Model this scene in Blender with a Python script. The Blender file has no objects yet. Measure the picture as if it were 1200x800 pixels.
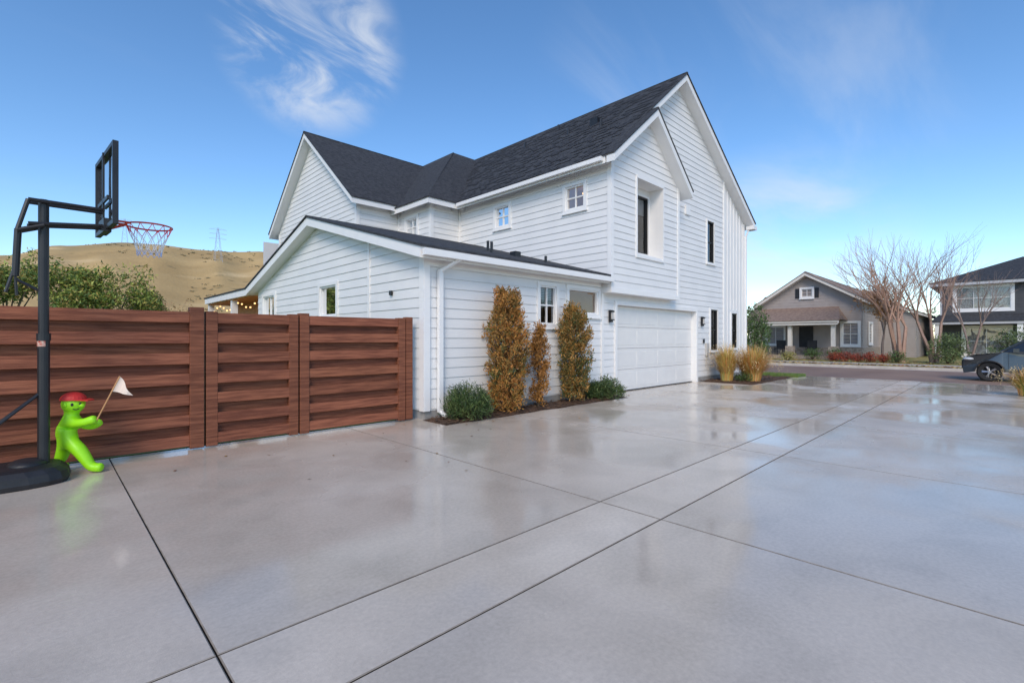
import bpy, bmesh, math, random
from mathutils import Vector, Matrix, noise
random.seed(3)
S=bpy.context.scene
S.view_settings.view_transform='Standard'
try: S.view_settings.look='None'
except Exception: pass
S.view_settings.exposure=0

# ---------------------------------------------------------------- materials
def mk(name,c1,c2=None,scale=4,rough=.6,r2=None,bump=0,bscale=60,metal=0,spec=.5,attr=False,stretch=(1,1,1),detail=3,emit=None,coat=0,dist=.02):
    m=bpy.data.materials.new(name); m.use_nodes=True
    nt=m.node_tree; N=nt.nodes; L=nt.links
    b=N['Principled BSDF']
    b.inputs['Base Color'].default_value=(*c1,1)
    b.inputs['Roughness'].default_value=rough
    b.inputs['Metallic'].default_value=metal
    b.inputs['Specular IOR Level'].default_value=spec
    if coat: b.inputs['Coat Weight'].default_value=coat
    g=N.new('ShaderNodeNewGeometry'); mp=N.new('ShaderNodeMapping'); mp.inputs['Scale'].default_value=stretch
    L.new(g.outputs['Position'],mp.inputs['Vector'])
    no=N.new('ShaderNodeTexNoise'); no.inputs['Scale'].default_value=scale; no.inputs['Detail'].default_value=detail
    L.new(mp.outputs['Vector'],no.inputs['Vector'])
    rp=N.new('ShaderNodeValToRGB'); rp.color_ramp.elements[0].position=.35; rp.color_ramp.elements[1].position=.65
    rp.color_ramp.elements[0].color=(*c1,1); rp.color_ramp.elements[1].color=(*(c2 or c1),1)
    L.new(no.outputs['Fac'],rp.inputs['Fac'])
    col=rp.outputs['Color']
    if attr:
        a=N.new('ShaderNodeAttribute'); a.attribute_name='Col'
        mx=N.new('ShaderNodeMix'); mx.data_type='RGBA'; mx.blend_type='MULTIPLY'; mx.inputs[0].default_value=1
        L.new(col,mx.inputs[6]); L.new(a.outputs['Color'],mx.inputs[7]); col=mx.outputs[2]
    L.new(col,b.inputs['Base Color'])
    if r2 is not None:
        mr=N.new('ShaderNodeMapRange'); mr.inputs[1].default_value=.35; mr.inputs[2].default_value=.65
        mr.inputs[3].default_value=rough; mr.inputs[4].default_value=r2
        L.new(no.outputs['Fac'],mr.inputs[0]); L.new(mr.outputs[0],b.inputs['Roughness'])
    if bump:
        n2=N.new('ShaderNodeTexNoise'); n2.inputs['Scale'].default_value=bscale; n2.inputs['Detail'].default_value=2
        L.new(mp.outputs['Vector'],n2.inputs['Vector'])
        bp=N.new('ShaderNodeBump'); bp.inputs['Strength'].default_value=bump; bp.inputs['Distance'].default_value=dist
        L.new(n2.outputs['Fac'],bp.inputs['Height']); L.new(bp.outputs['Normal'],b.inputs['Normal'])
    if emit:
        b.inputs['Emission Color'].default_value=(*emit[0],1); b.inputs['Emission Strength'].default_value=emit[1]
    return m

white=mk('white_paint',(.80,.79,.775),(.75,.745,.735),scale=1.3,rough=.55)
trimw=mk('white_trim',(.84,.83,.81),(.81,.80,.79),scale=3,rough=.45)
doorw=mk('door_white',(.78,.765,.74),(.75,.735,.715),scale=3,rough=.4)
shing=mk('asphalt_shingles',(.022,.023,.027),(.058,.060,.066),scale=7,rough=.9,bump=.6,bscale=30,attr=True,stretch=(1,1,3))
blackm=mk('black_metal',(.012,.012,.014),(.02,.02,.022),rough=.4)
blackp=mk('black_plastic',(.015,.015,.017),(.025,.025,.028),rough=.5,bump=.1)
darkroom=mk('dark_interior',(.06,.052,.045),(.12,.10,.08),scale=2,rough=.9)
warmroom=mk('warm_glow_interior',(.22,.16,.10),(.34,.25,.15),scale=3,rough=.9,emit=((1,.62,.30),.09))  # room surfaces emit faintly, standing in for lamplight indoors
curtain=mk('curtain',(.55,.53,.50),(.45,.43,.40),scale=6,rough=.9)
found=mk('foundation_concrete',(.25,.24,.23),(.32,.31,.30),scale=6,rough=.8)
mulch=mk('bark_mulch',(.055,.030,.017),(.17,.09,.05),scale=25,rough=.9,bump=1,bscale=60,dist=.05)
cedar=mk('cedar_wood',(.66,.28,.08),(.50,.20,.05),scale=8,rough=.6,stretch=(1,.2,4))
fencem=mk('stained_fence_wood',(.29,.105,.055),(.165,.057,.032),scale=7,rough=.5,r2=.7,bump=.4,bscale=25,stretch=(.35,1,5),attr=True,spec=.25)
leafm=mk('foliage',(1,1,1),(.8,.84,.8),scale=9,rough=.65,attr=True,detail=1)
hillm=mk('dry_grass_hill',(.56,.385,.175),(.44,.295,.13),scale=.035,rough=.95,bump=.4,bscale=.6,detail=8,dist=1.0,spec=.1)
groundm=mk('dry_ground',(.28,.23,.11),(.14,.15,.06),scale=.15,rough=.95)
lawnm=mk('lawn_grass',(.07,.15,.025),(.16,.20,.05),scale=1.3,rough=.9,bump=1,bscale=70)
lawndry=mk('dormant_lawn',(.17,.20,.05),(.42,.32,.12),scale=.9,rough=.9,bump=1,bscale=60)
asph=mk('wet_asphalt',(.24,.155,.115),(.33,.225,.17),scale=.5,rough=.5,r2=.7,bump=.3,bscale=80,spec=.2)
walkm=mk('sidewalk_concrete',(.46,.41,.35),(.56,.50,.43),scale=2,rough=.6)
def hill_extra(m):
    nt=m.node_tree;N=nt.nodes;L=nt.links;b=N['Principled BSDF']
    src=b.inputs['Base Color'].links[0].from_socket
    g=N.new('ShaderNodeNewGeometry')
    def layer(scale,lo,hi,col,src,st=(1,1,1)):
        mp=N.new('ShaderNodeMapping'); mp.inputs['Scale'].default_value=st; L.new(g.outputs['Position'],mp.inputs[0])
        n=N.new('ShaderNodeTexNoise'); n.inputs['Scale'].default_value=scale; n.inputs['Detail'].default_value=5; L.new(mp.outputs[0],n.inputs['Vector'])
        r=N.new('ShaderNodeMapRange'); r.interpolation_type='SMOOTHSTEP'; r.inputs[1].default_value=lo; r.inputs[2].default_value=hi; L.new(n.outputs['Fac'],r.inputs[0])
        x=N.new('ShaderNodeMix'); x.data_type='RGBA'; L.new(r.outputs[0],x.inputs[0]); L.new(src,x.inputs[6]); x.inputs[7].default_value=(*col,1); return x.outputs[2]
    s=layer(.012,.52,.70,(.38,.28,.14),src)
    s=layer(.10,.62,.74,(.27,.20,.095),s)
    s=layer(.02,.52,.7,(.66,.48,.25),s,(1,1,4))
    L.new(s,b.inputs['Base Color'])
hill_extra(hillm)

def glass_mat(name='window_glass',tint=(.8,.82,.85),refl=.08):
    m=bpy.data.materials.new(name); m.use_nodes=True
    nt=m.node_tree; N=nt.nodes; L=nt.links; N.remove(N['Principled BSDF'])
    o=N['Material Output']; t=N.new('ShaderNodeBsdfTransparent'); t.inputs[0].default_value=(*tint,1)
    g=N.new('ShaderNodeBsdfGlossy'); g.inputs['Roughness'].default_value=.03; g.inputs[0].default_value=(.85,.86,.87,1)
    no=N.new('ShaderNodeTexNoise'); no.inputs['Scale'].default_value=1.6; no.inputs['Detail'].default_value=1
    ge=N.new('ShaderNodeNewGeometry'); L.new(ge.outputs['Position'],no.inputs['Vector'])
    bp=N.new('ShaderNodeBump'); bp.inputs['Strength'].default_value=.15; bp.inputs['Distance'].default_value=.05
    L.new(no.outputs['Fac'],bp.inputs['Height']); L.new(bp.outputs['Normal'],g.inputs['Normal'])
    f=N.new('ShaderNodeFresnel'); f.inputs[0].default_value=1.45
    a=N.new('ShaderNodeMath'); a.operation='ADD'; a.inputs[1].default_value=refl; a.use_clamp=True
    L.new(f.outputs[0],a.inputs[0])
    x=N.new('ShaderNodeMixShader'); L.new(a.outputs[0],x.inputs[0]); L.new(t.outputs[0],x.inputs[1]); L.new(g.outputs[0],x.inputs[2])
    L.new(x.outputs[0],o.inputs[0]); return m
glass=glass_mat()

def concrete_mat():
    m=mk('wet_concrete',(.56,.48,.39),(.66,.57,.47),scale=.7,rough=.5,attr=True,detail=9,spec=.42)
    nt=m.node_tree; N=nt.nodes; L=nt.links; b=N['Principled BSDF']
    g=N.new('ShaderNodeNewGeometry')
    n=N.new('ShaderNodeTexNoise'); n.inputs['Scale'].default_value=.5; n.inputs['Detail'].default_value=4; n.inputs['Roughness'].default_value=.5
    L.new(g.outputs['Position'],n.inputs['Vector'])
    mr=N.new('ShaderNodeMapRange'); mr.interpolation_type='SMOOTHSTEP'
    mr.inputs[1].default_value=.44; mr.inputs[2].default_value=.62; mr.inputs[3].default_value=.10; mr.inputs[4].default_value=.34
    L.new(n.outputs['Fac'],mr.inputs[0]); L.new(mr.outputs[0],b.inputs['Roughness'])
    src=b.inputs['Base Color'].links[0].from_socket
    dk=N.new('ShaderNodeMapRange'); dk.inputs[1].default_value=.10; dk.inputs[2].default_value=.34; dk.inputs[3].default_value=.95; dk.inputs[4].default_value=1.03; L.new(mr.outputs[0],dk.inputs[0])
    n4=N.new('ShaderNodeTexNoise'); n4.inputs['Scale'].default_value=34; n4.inputs['Detail'].default_value=4; n4.inputs['Roughness'].default_value=.7; L.new(g.outputs['Position'],n4.inputs['Vector'])
    sp=N.new('ShaderNodeMapRange'); sp.inputs[1].default_value=.3; sp.inputs[2].default_value=.7; sp.inputs[3].default_value=.90; sp.inputs[4].default_value=1.09; L.new(n4.outputs['Fac'],sp.inputs[0])
    n5=N.new('ShaderNodeTexNoise'); n5.inputs['Scale'].default_value=1.9; n5.inputs['Detail'].default_value=6; n5.inputs['Distortion'].default_value=.6; L.new(g.outputs['Position'],n5.inputs['Vector'])
    s5=N.new('ShaderNodeMapRange'); s5.interpolation_type='SMOOTHSTEP'; s5.inputs[1].default_value=.34; s5.inputs[2].default_value=.56; s5.inputs[3].default_value=.94; s5.inputs[4].default_value=1.02; L.new(n5.outputs['Fac'],s5.inputs[0])
    mu=N.new('ShaderNodeMath'); mu.operation='MULTIPLY'; L.new(dk.outputs[0],mu.inputs[0]); L.new(sp.outputs[0],mu.inputs[1])
    mu2=N.new('ShaderNodeMath'); mu2.operation='MULTIPLY'; L.new(mu.outputs[0],mu2.inputs[0]); L.new(s5.outputs[0],mu2.inputs[1])
    vm=N.new('ShaderNodeVectorMath'); vm.operation='SCALE'; L.new(src,vm.inputs[0]); L.new(mu2.outputs[0],vm.inputs['Scale']); L.new(vm.outputs[0],b.inputs['Base Color'])
    st=N.new('ShaderNodeMapRange'); st.inputs[1].default_value=.10; st.inputs[2].default_value=.34; st.inputs[3].default_value=.02; st.inputs[4].default_value=.22
    L.new(mr.outputs[0],st.inputs[0])
    n2=N.new('ShaderNodeTexNoise'); n2.inputs['Scale'].default_value=120; n2.inputs['Detail'].default_value=1
    L.new(g.outputs['Position'],n2.inputs['Vector'])
    bp=N.new('ShaderNodeBump'); bp.inputs['Distance'].default_value=.004
    L.new(st.outputs[0],bp.inputs['Strength']); L.new(n2.outputs['Fac'],bp.inputs['Height'])
    L.new(bp.outputs['Normal'],b.inputs['Normal'])
    return m
conc=concrete_mat()

# ---------------------------------------------------------------- mesh builder
class MB:
    def __init__(s): s.v=[];s.f=[];s.m=[];s.c=[]
    def face(s,pts,m=0,c=(1,1,1)):
        i=len(s.v); s.v+= [tuple(p) for p in pts]; s.f.append(tuple(range(i,i+len(pts)))); s.m.append(m); s.c.append(c)
    def box(s,lo,hi,m=0,c=(1,1,1)):
        x0,x1=sorted((lo[0],hi[0]));y0,y1=sorted((lo[1],hi[1]));z0,z1=sorted((lo[2],hi[2]))
        i=len(s.v)
        s.v+=[(x0,y0,z0),(x1,y0,z0),(x1,y1,z0),(x0,y1,z0),(x0,y0,z1),(x1,y0,z1),(x1,y1,z1),(x0,y1,z1)]
        for f in ((0,3,2,1),(4,5,6,7),(0,1,5,4),(1,2,6,5),(2,3,7,6),(3,0,4,7)):
            s.f.append(tuple(i+k for k in f)); s.m.append(m); s.c.append(c)
    def extr(s,poly,d,m=0,c=(1,1,1)):
        n=len(poly); i=len(s.v); d=Vector(d)
        s.v+=[tuple(p) for p in poly]+[tuple(Vector(p)+d) for p in poly]
        s.f.append(tuple(range(i,i+n))); s.f.append(tuple(range(i+2*n-1,i+n-1,-1)))
        for k in range(n):
            a=k;b=(k+1)%n; s.f.append((i+a,i+n+a,i+n+b,i+b))
        s.m+=[m]*(n+2); s.c+=[c]*(n+2)
    def prism(s,poly,dz,m=0,c=(1,1,1)): s.extr(poly,(0,0,-dz),m,c)
    def tube(s,p0,p1,r0,r1=None,n=8,m=0,c=(1,1,1),cap=True):
        r1=r0 if r1 is None else r1
        p0=Vector(p0);p1=Vector(p1);d=(p1-p0)
        if d.length<1e-6: return
        d.normalize(); u=d.orthogonal().normalized(); w=d.cross(u); i=len(s.v)
        for p,r in((p0,r0),(p1,r1)):
            for k in range(n):
                a=2*math.pi*k/n; s.v.append(tuple(p+u*math.cos(a)*r+w*math.sin(a)*r))
        for k in range(n):
            b=(k+1)%n; s.f.append((i+k,i+b,i+n+b,i+n+k)); s.m.append(m); s.c.append(c)
        if cap:
            s.f.append(tuple(range(i+n-1,i-1,-1))); s.f.append(tuple(range(i+n,i+2*n))); s.m+=[m]*2; s.c+=[c]*2
    def sphere(s,ce,r,m=0,c=(1,1,1),nu=12,nv=8):
        if not hasattr(r,'__len__'): r=(r,r,r)
        i=len(s.v)
        for a in range(nv+1):
            t=math.pi*a/nv
            for b in range(nu):
                p=2*math.pi*b/nu
                s.v.append((ce[0]+r[0]*math.sin(t)*math.cos(p),ce[1]+r[1]*math.sin(t)*math.sin(p),ce[2]+r[2]*math.cos(t)))
        for a in range(nv):
            for b in range(nu):
                b2=(b+1)%nu
                s.f.append((i+a*nu+b,i+(a+1)*nu+b,i+(a+1)*nu+b2,i+a*nu+b2)); s.m.append(m); s.c.append(c)
    def build(s,name,mats,parent=None,smooth=False,bevel=0):
        me=bpy.data.meshes.new(name); me.from_pydata(s.v,[],s.f)
        for mt in mats: me.materials.append(mt)
        me.polygons.foreach_set('material_index',s.m)
        if smooth: me.polygons.foreach_set('use_smooth',[True]*len(s.f))
        ca=me.color_attributes.new('Col','FLOAT_COLOR','CORNER')
        arr=[]
        for f,c in zip(s.f,s.c): arr+= [c[0],c[1],c[2],1]*len(f)
        ca.data.foreach_set('color',arr)
        me.update()
        o=bpy.data.objects.new(name,me); S.collection.objects.link(o)
        if parent: o.parent=parent
        if bevel:
            b=o.modifiers.new('bevel','BEVEL'); b.width=bevel; b.segments=2; b.limit_method='ANGLE'
        return o
def empty(name):
    o=bpy.data.objects.new(name,None); o.empty_display_size=.2; S.collection.objects.link(o); return o

# ---------------------------------------------------------------- wall/window helpers
def P(ax,pl,sg,a,o,z):
    return (pl+sg*o,a,z) if ax=='X' else (a,pl+sg*o,z)
def wbox(mb,ax,pl,sg,a0,a1,o0,o1,z0,z1,m=0,c=(1,1,1)):
    mb.box(P(ax,pl,sg,a0,o0,z0),P(ax,pl,sg,a1,o1,z1),m,c)
def siding(mb,ax,pl,sg,z0,z1,iv,holes=(),ex=.19,off=.016,m=0,zbase=0):
    zs=set([z0,z1])
    k=math.floor((z0-zbase)/ex)
    cz=zbase+k*ex
    while cz<z1+ex:
        if z0<cz<z1: zs.add(cz)
        cz+=ex
    for h in holes:
        for q in(h[2],h[3]):
            if z0<q<z1: zs.add(q)
    zs=sorted(zs); zz=[zs[0]]
    for z in zs[1:]:
        if z-zz[-1]>1e-4: zz.append(z)
    for zl,zh in zip(zz[:-1],zz[1:]):
        kk=math.floor((zl+1e-5-zbase)/ex); c0=zbase+kk*ex
        ol=off*(1-(zl-c0)/ex); oh=off*(1-(zh-c0)/ex)
        L0,H0=iv(zl+1e-4);L1,H1=iv(zh-1e-4)
        if H0<=L0: continue
        if H1<L1: L1=H1=(L1+H1)/2
        segs=[];cur=(L0,L1)
        for h in sorted(holes,key=lambda q:q[0]):
            if h[2]<=zl+1e-4 and h[3]>=zh-1e-4 and h[1]>L0 and h[0]<H0:
                segs.append((cur,(h[0],h[0]))); cur=(h[1],h[1])
        segs.append((cur,(H0,H1)))
        for a,b in segs:
            mb.face([P(ax,pl,sg,a[0],ol,zl),P(ax,pl,sg,b[0],ol,zl),P(ax,pl,sg,b[1],oh,zh),P(ax,pl,sg,a[1],oh,zh)],m)
            if abs(zl-c0)<1e-3: mb.face([P(ax,pl,sg,a[0],ol,zl),P(ax,pl,sg,b[0],ol,zl),P(ax,pl,sg,b[0],0,zl+.002),P(ax,pl,sg,a[0],0,zl+.002)],m)
def window(par,ax,pl,sg,a0,a1,z0,z1,nv=0,nh=1,fr=0,trim=.09,cur=.0,name='window',dep=.10,warm=False):
    mb=MB()
    t=trim
    wbox(mb,ax,pl,sg,a0-t,a0,-.01,.045,z0-t,z1+t,0); wbox(mb,ax,pl,sg,a1,a1+t,-.01,.045,z0-t,z1+t,0)
    wbox(mb,ax,pl,sg,a0,a1,-.01,.045,z1,z1+t,0); wbox(mb,ax,pl,sg,a0-t-.02,a1+t+.02,-.01,.07,z0-t-.03,z0-t,0); wbox(mb,ax,pl,sg,a0,a1,-.01,.043,z0-t,z0,0)
    f=.04
    wbox(mb,ax,pl,sg,a0,a0+f,-dep,.01,z0,z1,1);wbox(mb,ax,pl,sg,a1-f,a1,-dep,.01,z0,z1,1)
    wbox(mb,ax,pl,sg,a0+f,a1-f,-dep,.01,z0,z0+f,1);wbox(mb,ax,pl,sg,a0+f,a1-f,-dep,.01,z1-f,z1,1)
    for k in range(nv):
        a=a0+(a1-a0)*(k+1)/(nv+1); wbox(mb,ax,pl,sg,a-.015,a+.015,-.07,-.02,z0+f,z1-f,1)
    for k in range(nh):
        z=z0+(z1-z0)*(k+1)/(nh+1); wbox(mb,ax,pl,sg,a0+f,a1-f,-.066,-.022,z-.018,z+.018,1)
    mb.face([P(ax,pl,sg,a0,-.05,z0),P(ax,pl,sg,a1,-.05,z0),P(ax,pl,sg,a1,-.05,z1),P(ax,pl,sg,a0,-.05,z1)],2)
    D=.9
    q=lambda a,o,z:P(ax,pl,sg,a,-o,z)
    A0,A1,Z0,Z1=a0,a1,z0,z1
    mb.face([q(A0,D,Z0),q(A1,D,Z0),q(A1,D,Z1),q(A0,D,Z1)],3)
    mb.face([q(A0,.1,Z0),q(A0,D,Z0),q(A0,D,Z1),q(A0,.1,Z1)],3);mb.face([q(A1,.1,Z0),q(A1,D,Z0),q(A1,D,Z1),q(A1,.1,Z1)],3)
    mb.face([q(A0,.1,Z0),q(A1,.1,Z0),q(A1,D,Z0),q(A0,D,Z0)],3);mb.face([q(A0,.1,Z1),q(A1,.1,Z1),q(A1,D,Z1),q(A0,D,Z1)],3)
    if cur>0:
        zc=z1-(z1-z0)*cur; z=z1
        while z>zc:
            wbox(mb,ax,pl,sg,a0+.03,a1-.03,-.13,-.105,z-.035,z-.008,4); z-=.04
    return mb.build(name,[trimw,[trimw,blackm][fr],glass,warmroom if warm else darkroom,curtain],par)
def expand(poly,e):
    c=sum((Vector(p) for p in poly),Vector())/len(poly)
    n=(Vector(poly[1])-Vector(poly[0])).cross(Vector(poly[2])-Vector(poly[1])).normalized()
    out=[]
    for p in poly:
        x=p[0]+math.copysign(e,p[0]-c.x); y=p[1]+math.copysign(e,p[1]-c.y)
        z=p[2]-(n.x*(x-p[0])+n.y*(y-p[1]))/n.z
        out.append((x,y,z))
    return out
def roof(mw,mk_,poly,tw=.2,e=.03):
    mw.prism(poly,tw,0)
    p=expand(poly,e)
    mk_.prism([(a[0],a[1],a[2]+.045) for a in p],.041,0)

# ================================================================= MAIN HOUSE
house=empty('white_farmhouse')
W=MB(); T=MB(); R=MB()
UL=10.64
holesF=[(11.33,16.2,.02,2.44),(8.19,8.77,1.84,2.74),(9.24,10.45,2.14,2.75),(17.38,17.98,1.09,2.57),(17.1,17.67,4.27,5.76),(11.8,13.42,3.8,6.1)]
def ivF(z):
    return (max(10.66,10.29+(z+.15-6.2)/.84),min(18.6,20.9-(z+.15-6.2)/.63))
siding(W,'Y',7.5,-1,.16,3.07,lambda z:(5.05,18.6),holesF)
siding(W,'Y',7.5,-1,3.07,9.9,ivF,holesF)
def rR(x): return 6.2+.63*(20.9-x)-.1
for (xa,xb) in ((18.6,19.26),(19.8,20.6)):
    W.face([(xa,7.49,.16),(xb,7.49,.16),(xb,7.49,rR(xb)),(xa,7.49,rR(xa))])
W.face([(19.26,7.49,.16),(19.8,7.49,.16),(19.8,7.49,1.15),(19.26,7.49,1.15)]); W.face([(19.26,7.49,2.5),(19.8,7.49,2.5),(19.8,7.49,rR(19.8)),(19.26,7.49,rR(19.26))])
x=18.62
while x<20.5:
    if 19.15<x<19.9: T.box((x-.022,7.462,2.62),(x+.022,7.488,rR(x)-.15)); T.box((x-.022,7.462,.2),(x+.022,7.488,1.0))
    else: T.box((x-.022,7.462,.2),(x+.022,7.488,rR(x)-.15))
    x+=.3
T.box((18.53,7.45,.16),(18.60,7.5,rR(18.6)))
T.box((20.5,7.455,.16),(20.63,7.6,rR(20.6)-.1))
T.box((5.02,7.45,.16),(5.14,7.5,3.05)); T.box((5.0,7.452,.16),(5.048,7.6,3.05))
T.box((10.6,7.46,.16),(10.7,7.5,2.85)); T.box((5.14,7.465,2.86),(10.6,7.5,3.06))
Fd=MB(); Fd.box((5.06,7.505,-.05),(11.25,7.7,.16)); Fd.box((16.3,7.505,-.05),(20.6,7.7,.16)); Fd.box((5.07,7.71,-.05),(5.3,17.1,.16))
Fd.build('foundation',[found],house)
def zw(z): return max(0,(z+.15-3.14)/.278)
siding(W,'X',5.05,-1,.16,4.5,lambda z:(max(7.5,7.2+zw(z)),min(17.1,17.4-zw(z))),[(11.2,12.15,2.07,2.81),(15.5,16.55,2.2,2.83)])
T.box((5.018,9.56,.16),(5.05,9.64,3.65))
siding(W,'X',UL,-1,2.85,6.25,lambda z:(7.2,13.62),[(8.06,8.72,5.13,5.78),(11.03,11.68,5.13,5.78)])
siding(W,'X',9.43,-1,2.85,6.3,lambda z:(13.62,15.7),[(14.45,15.15,5.15,5.8)])
siding(W,'Y',13.62,-1,2.85,6.3,lambda z:(9.43,UL))
siding(W,'Y',15.7,-1,2.85,6.4,lambda z:(7.78,9.43))
pk2=.819
siding(W,'X',7.78,-1,2.6,9.5,lambda z:(max(15.7,15.35+(z+.15-6.3)/pk2),min(23.3,23.65-(z+.15-6.3)/pk2)))
for (x,y,z0,z1) in((UL,7.2,2.85,6.1),(9.43,13.62,3.5,6.1),(7.78,15.7,3.5,6.2)):
    T.box((x-.035,y-.035,z0),(x+.09,y,z1)); T.box((x-.033,y-.033,z0),(x,y+.09,z1))
T.box((7.745,23.2,2),(7.78,23.33,6.3)); 
T.box((9.39,15.6,3),(9.43,15.7,6.1)); T.box((UL-.035,13.52,3),(UL,13.62,6.1))
def ivB(z):
    return (max(UL,10.29+(z+.15-6.2)/.83),min(14.35,14.63-(z+.15-6.12)/.87))
siding(W,'Y',7.2,-1,2.85,8.0,ivB,[(11.89,13.33,3.9,6.0)])
T.box((UL-.03,7.165,2.72),(14.38,7.49,2.85)); T.box((14.27,7.165,2.85),(14.38,7.49,6.3))
T.box((13.33,7.2,3.84),(13.39,7.62,6.06)); T.box((11.83,7.2,3.84),(11.89,7.62,6.06)); T.box((11.89,7.2,3.84),(13.33,7.62,3.9)); T.box((11.89,7.2,6.0),(13.33,7.62,6.06))
W.box((11.83,7.62,3.84),(11.97,7.66,6.06));W.box((13.25,7.62,3.84),(13.39,7.66,6.06));W.box((11.97,7.62,5.81),(13.25,7.66,6.06));W.box((11.97,7.62,3.84),(13.25,7.66,4.0))
T.box((11.85,7.15,6.0),(13.37,7.2,6.09)); T.box((11.83,7.16,3.84),(11.89,7.2,6.0)); T.box((13.33,7.16,3.84),(13.39,7.2,6.0)); T.box((11.83,7.15,3.78),(13.39,7.2,3.84))
W.face([(20.6,7.5,0),(20.6,25.6,0),(20.6,25.6,6.3),(20.6,7.5,6.3)]); W.face([(5.05,17.1,0),(20.6,17.1,0),(20.6,17.1,3),(5.05,17.1,3)])
W.face([(7.78,25.6,0),(20.6,25.6,0),(20.6,25.6,6.3),(14.84,25.6,9.9),(10.7,25.6,6.3),(7.78,25.6,6.3)]); W.face([(7.78,23.3,0),(20.6,23.3,0),(20.6,23.3,6.3),(7.78,23.3,6.3)])
W.build('lap_siding_walls',[white],house)
RW=MB(); 
roof(RW,R,[(10.29,7.15,6.2),(14.84,7.15,10.02),(14.84,26,10.02),(10.29,26,6.2)])
roof(RW,R,[(14.84,7.15,10.02),(20.9,7.15,6.2),(20.9,26,6.2),(14.84,26,10.02)])
roof(RW,R,[(10.29,6.85,6.2),(12.46,6.85,8.0),(12.46,7.10,8.0),(10.29,7.10,6.2)],e=.02)
roof(RW,R,[(12.46,6.85,8.0),(14.63,6.85,6.12),(14.63,7.5,6.12),(12.46,7.5,8.0)],e=.02)
roof(RW,R,[(9.08,13.27,6.2),(13.3,17.5,9.9),(13.3,21,9.9),(9.08,21,6.2)])
roof(RW,R,[(9.08,13.27,6.2),(14.84,13.27,6.2),(14.84,17.5,9.9),(13.3,17.5,9.9)])
R.box((13.3,17.5,9.7),(14.84,21,9.93))
roof(RW,R,[(7.43,15.35,6.3),(14.5,15.35,6.3),(14.5,19.5,9.7),(7.43,19.5,9.7)])
roof(RW,R,[(7.43,19.5,9.7),(14.5,19.5,9.7),(14.5,23.65,6.3),(7.43,23.65,6.3)])
roof(RW,R,[(4.75,7.2,3.14),(10.6,7.2,3.14),(10.6,12.3,4.56),(4.75,12.3,4.56)])
roof(RW,R,[(4.75,12.3,4.56),(10.6,12.3,4.56),(10.6,17.4,3.14),(4.75,17.4,3.14)])
def tabs(o,ux,uy,nx,ny,w,h,lift=.05):
    o=Vector(o);ux=Vector(ux);uy=Vector(uy); n=ux.cross(uy).normalized()
    if n.z<0:n=-n
    for j in range(ny):
        for i in range(nx):
            if random.random()<.5: continue
            a=o+ux*(i*w+(j%2)*w*.5)+uy*(j*h)+n*lift
            t=random.uniform(.75,1.3); c=(t,t,t*1.02)
            R.face([a,a+ux*w*.97,a+ux*w*.97+uy*h*.93-n*.004,a+uy*h*.93-n*.004],0,c)
sx=Vector((14.84-10.29,0,3.82)); tabs((10.29,7.2,6.2),(0,1,0),sx.normalized(),40,40,.30,.145,.052)
RW.build('eaves_and_fascia',[trimw],house); R.build('shingle_roof',[shing],house)
T.box((4.78,7.07,2.98),(10.6,7.17,3.1)); T.box((10.18,7.2,6.06),(10.28,13.2,6.17)); T.box((20.88,7.2,6.02),(21.0,25,6.14))
T.box((20.6,7.1,5.95),(20.98,7.4,6.1))
T.tube((5.6,7.12,3.0),(5.36,7.42,2.78),.04,n=6); T.box((5.31,7.39,.12),(5.40,7.465,2.8)); T.tube((5.355,7.43,.14),(5.355,7.25,.06),.04,n=6)
T.tube((20.66,7.3,6),(20.66,7.42,5.7),.035,n=6); T.box((20.63,7.4,.1),(20.7,7.47,5.72))
T.box((15.4,7.44,5.68),(15.7,7.5,5.98)); T.build('trim_boards',[trimw],house)
G=MB()
x0,x1=11.33,16.2
G.box((x0-.11,7.45,0),(x0,7.72,2.55),1);G.box((x1,7.45,0),(x1+.11,7.72,2.55),1);G.box((x0,7.45,2.44),(x1,7.72,2.56),1)
for r in range(4):
    z0=.02+r*.605
    G.box((x0,7.64,z0),(x1,7.70,z0+.598),0)
    for c in range(4):
        w=(x1-x0)/4; a=x0+c*w+.08; b=x0+(c+1)*w-.08
        G.box((a,7.634,z0+.09),(b,7.645,z0+.51),0)
G.box((x0,7.62,0),(x1,7.64,.03),2)
G.build('garage_door',[doorw,trimw,blackp],house,bevel=.006)
window(house,'Y',7.5,-1,8.19,8.77,1.84,2.74,nv=1,nh=1,cur=.35)
window(house,'Y',7.5,-1,9.24,10.45,2.14,2.75,nv=0,nh=0,warm=True)
window(house,'Y',7.5,-1,17.38,17.98,1.09,2.57,fr=1,trim=.06)
window(house,'Y',7.5,-1,17.1,17.67,4.27,5.76,fr=1,trim=.06)
window(house,'Y',7.488,-1,19.26,19.8,1.15,2.5,fr=1,trim=.06)
window(house,'Y',7.62,-1,12.02,13.2,4.05,5.76,fr=1,trim=.05,nv=1,nh=0,cur=.3)
window(house,'X',5.05,-1,11.2,12.15,2.07,2.81,nh=0,nv=0,warm=True)
window(house,'X',5.05,-1,15.5,16.55,2.2,2.83,nh=0,nv=1)
window(house,'X',UL,-1,8.06,8.72,5.13,5.78,nh=1,nv=1,warm=True)
window(house,'X',UL,-1,11.03,11.68,5.13,5.78,nh=1,nv=1,cur=.5)
window(house,'X',9.43,-1,14.45,15.15,5.15,5.8,nh=1,nv=1,warm=True)
K=MB()
for X in(10.98,16.62):
    K.box((X-.05,7.40,1.95),(X+.05,7.47,2.28)); K.box((X-.065,7.36,2.0),(X+.065,7.44,2.03)); K.box((X-.065,7.36,2.22),(X+.065,7.44,2.26)); K.box((X-.04,7.375,2.03),(X+.04,7.43,2.22),1)
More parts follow.
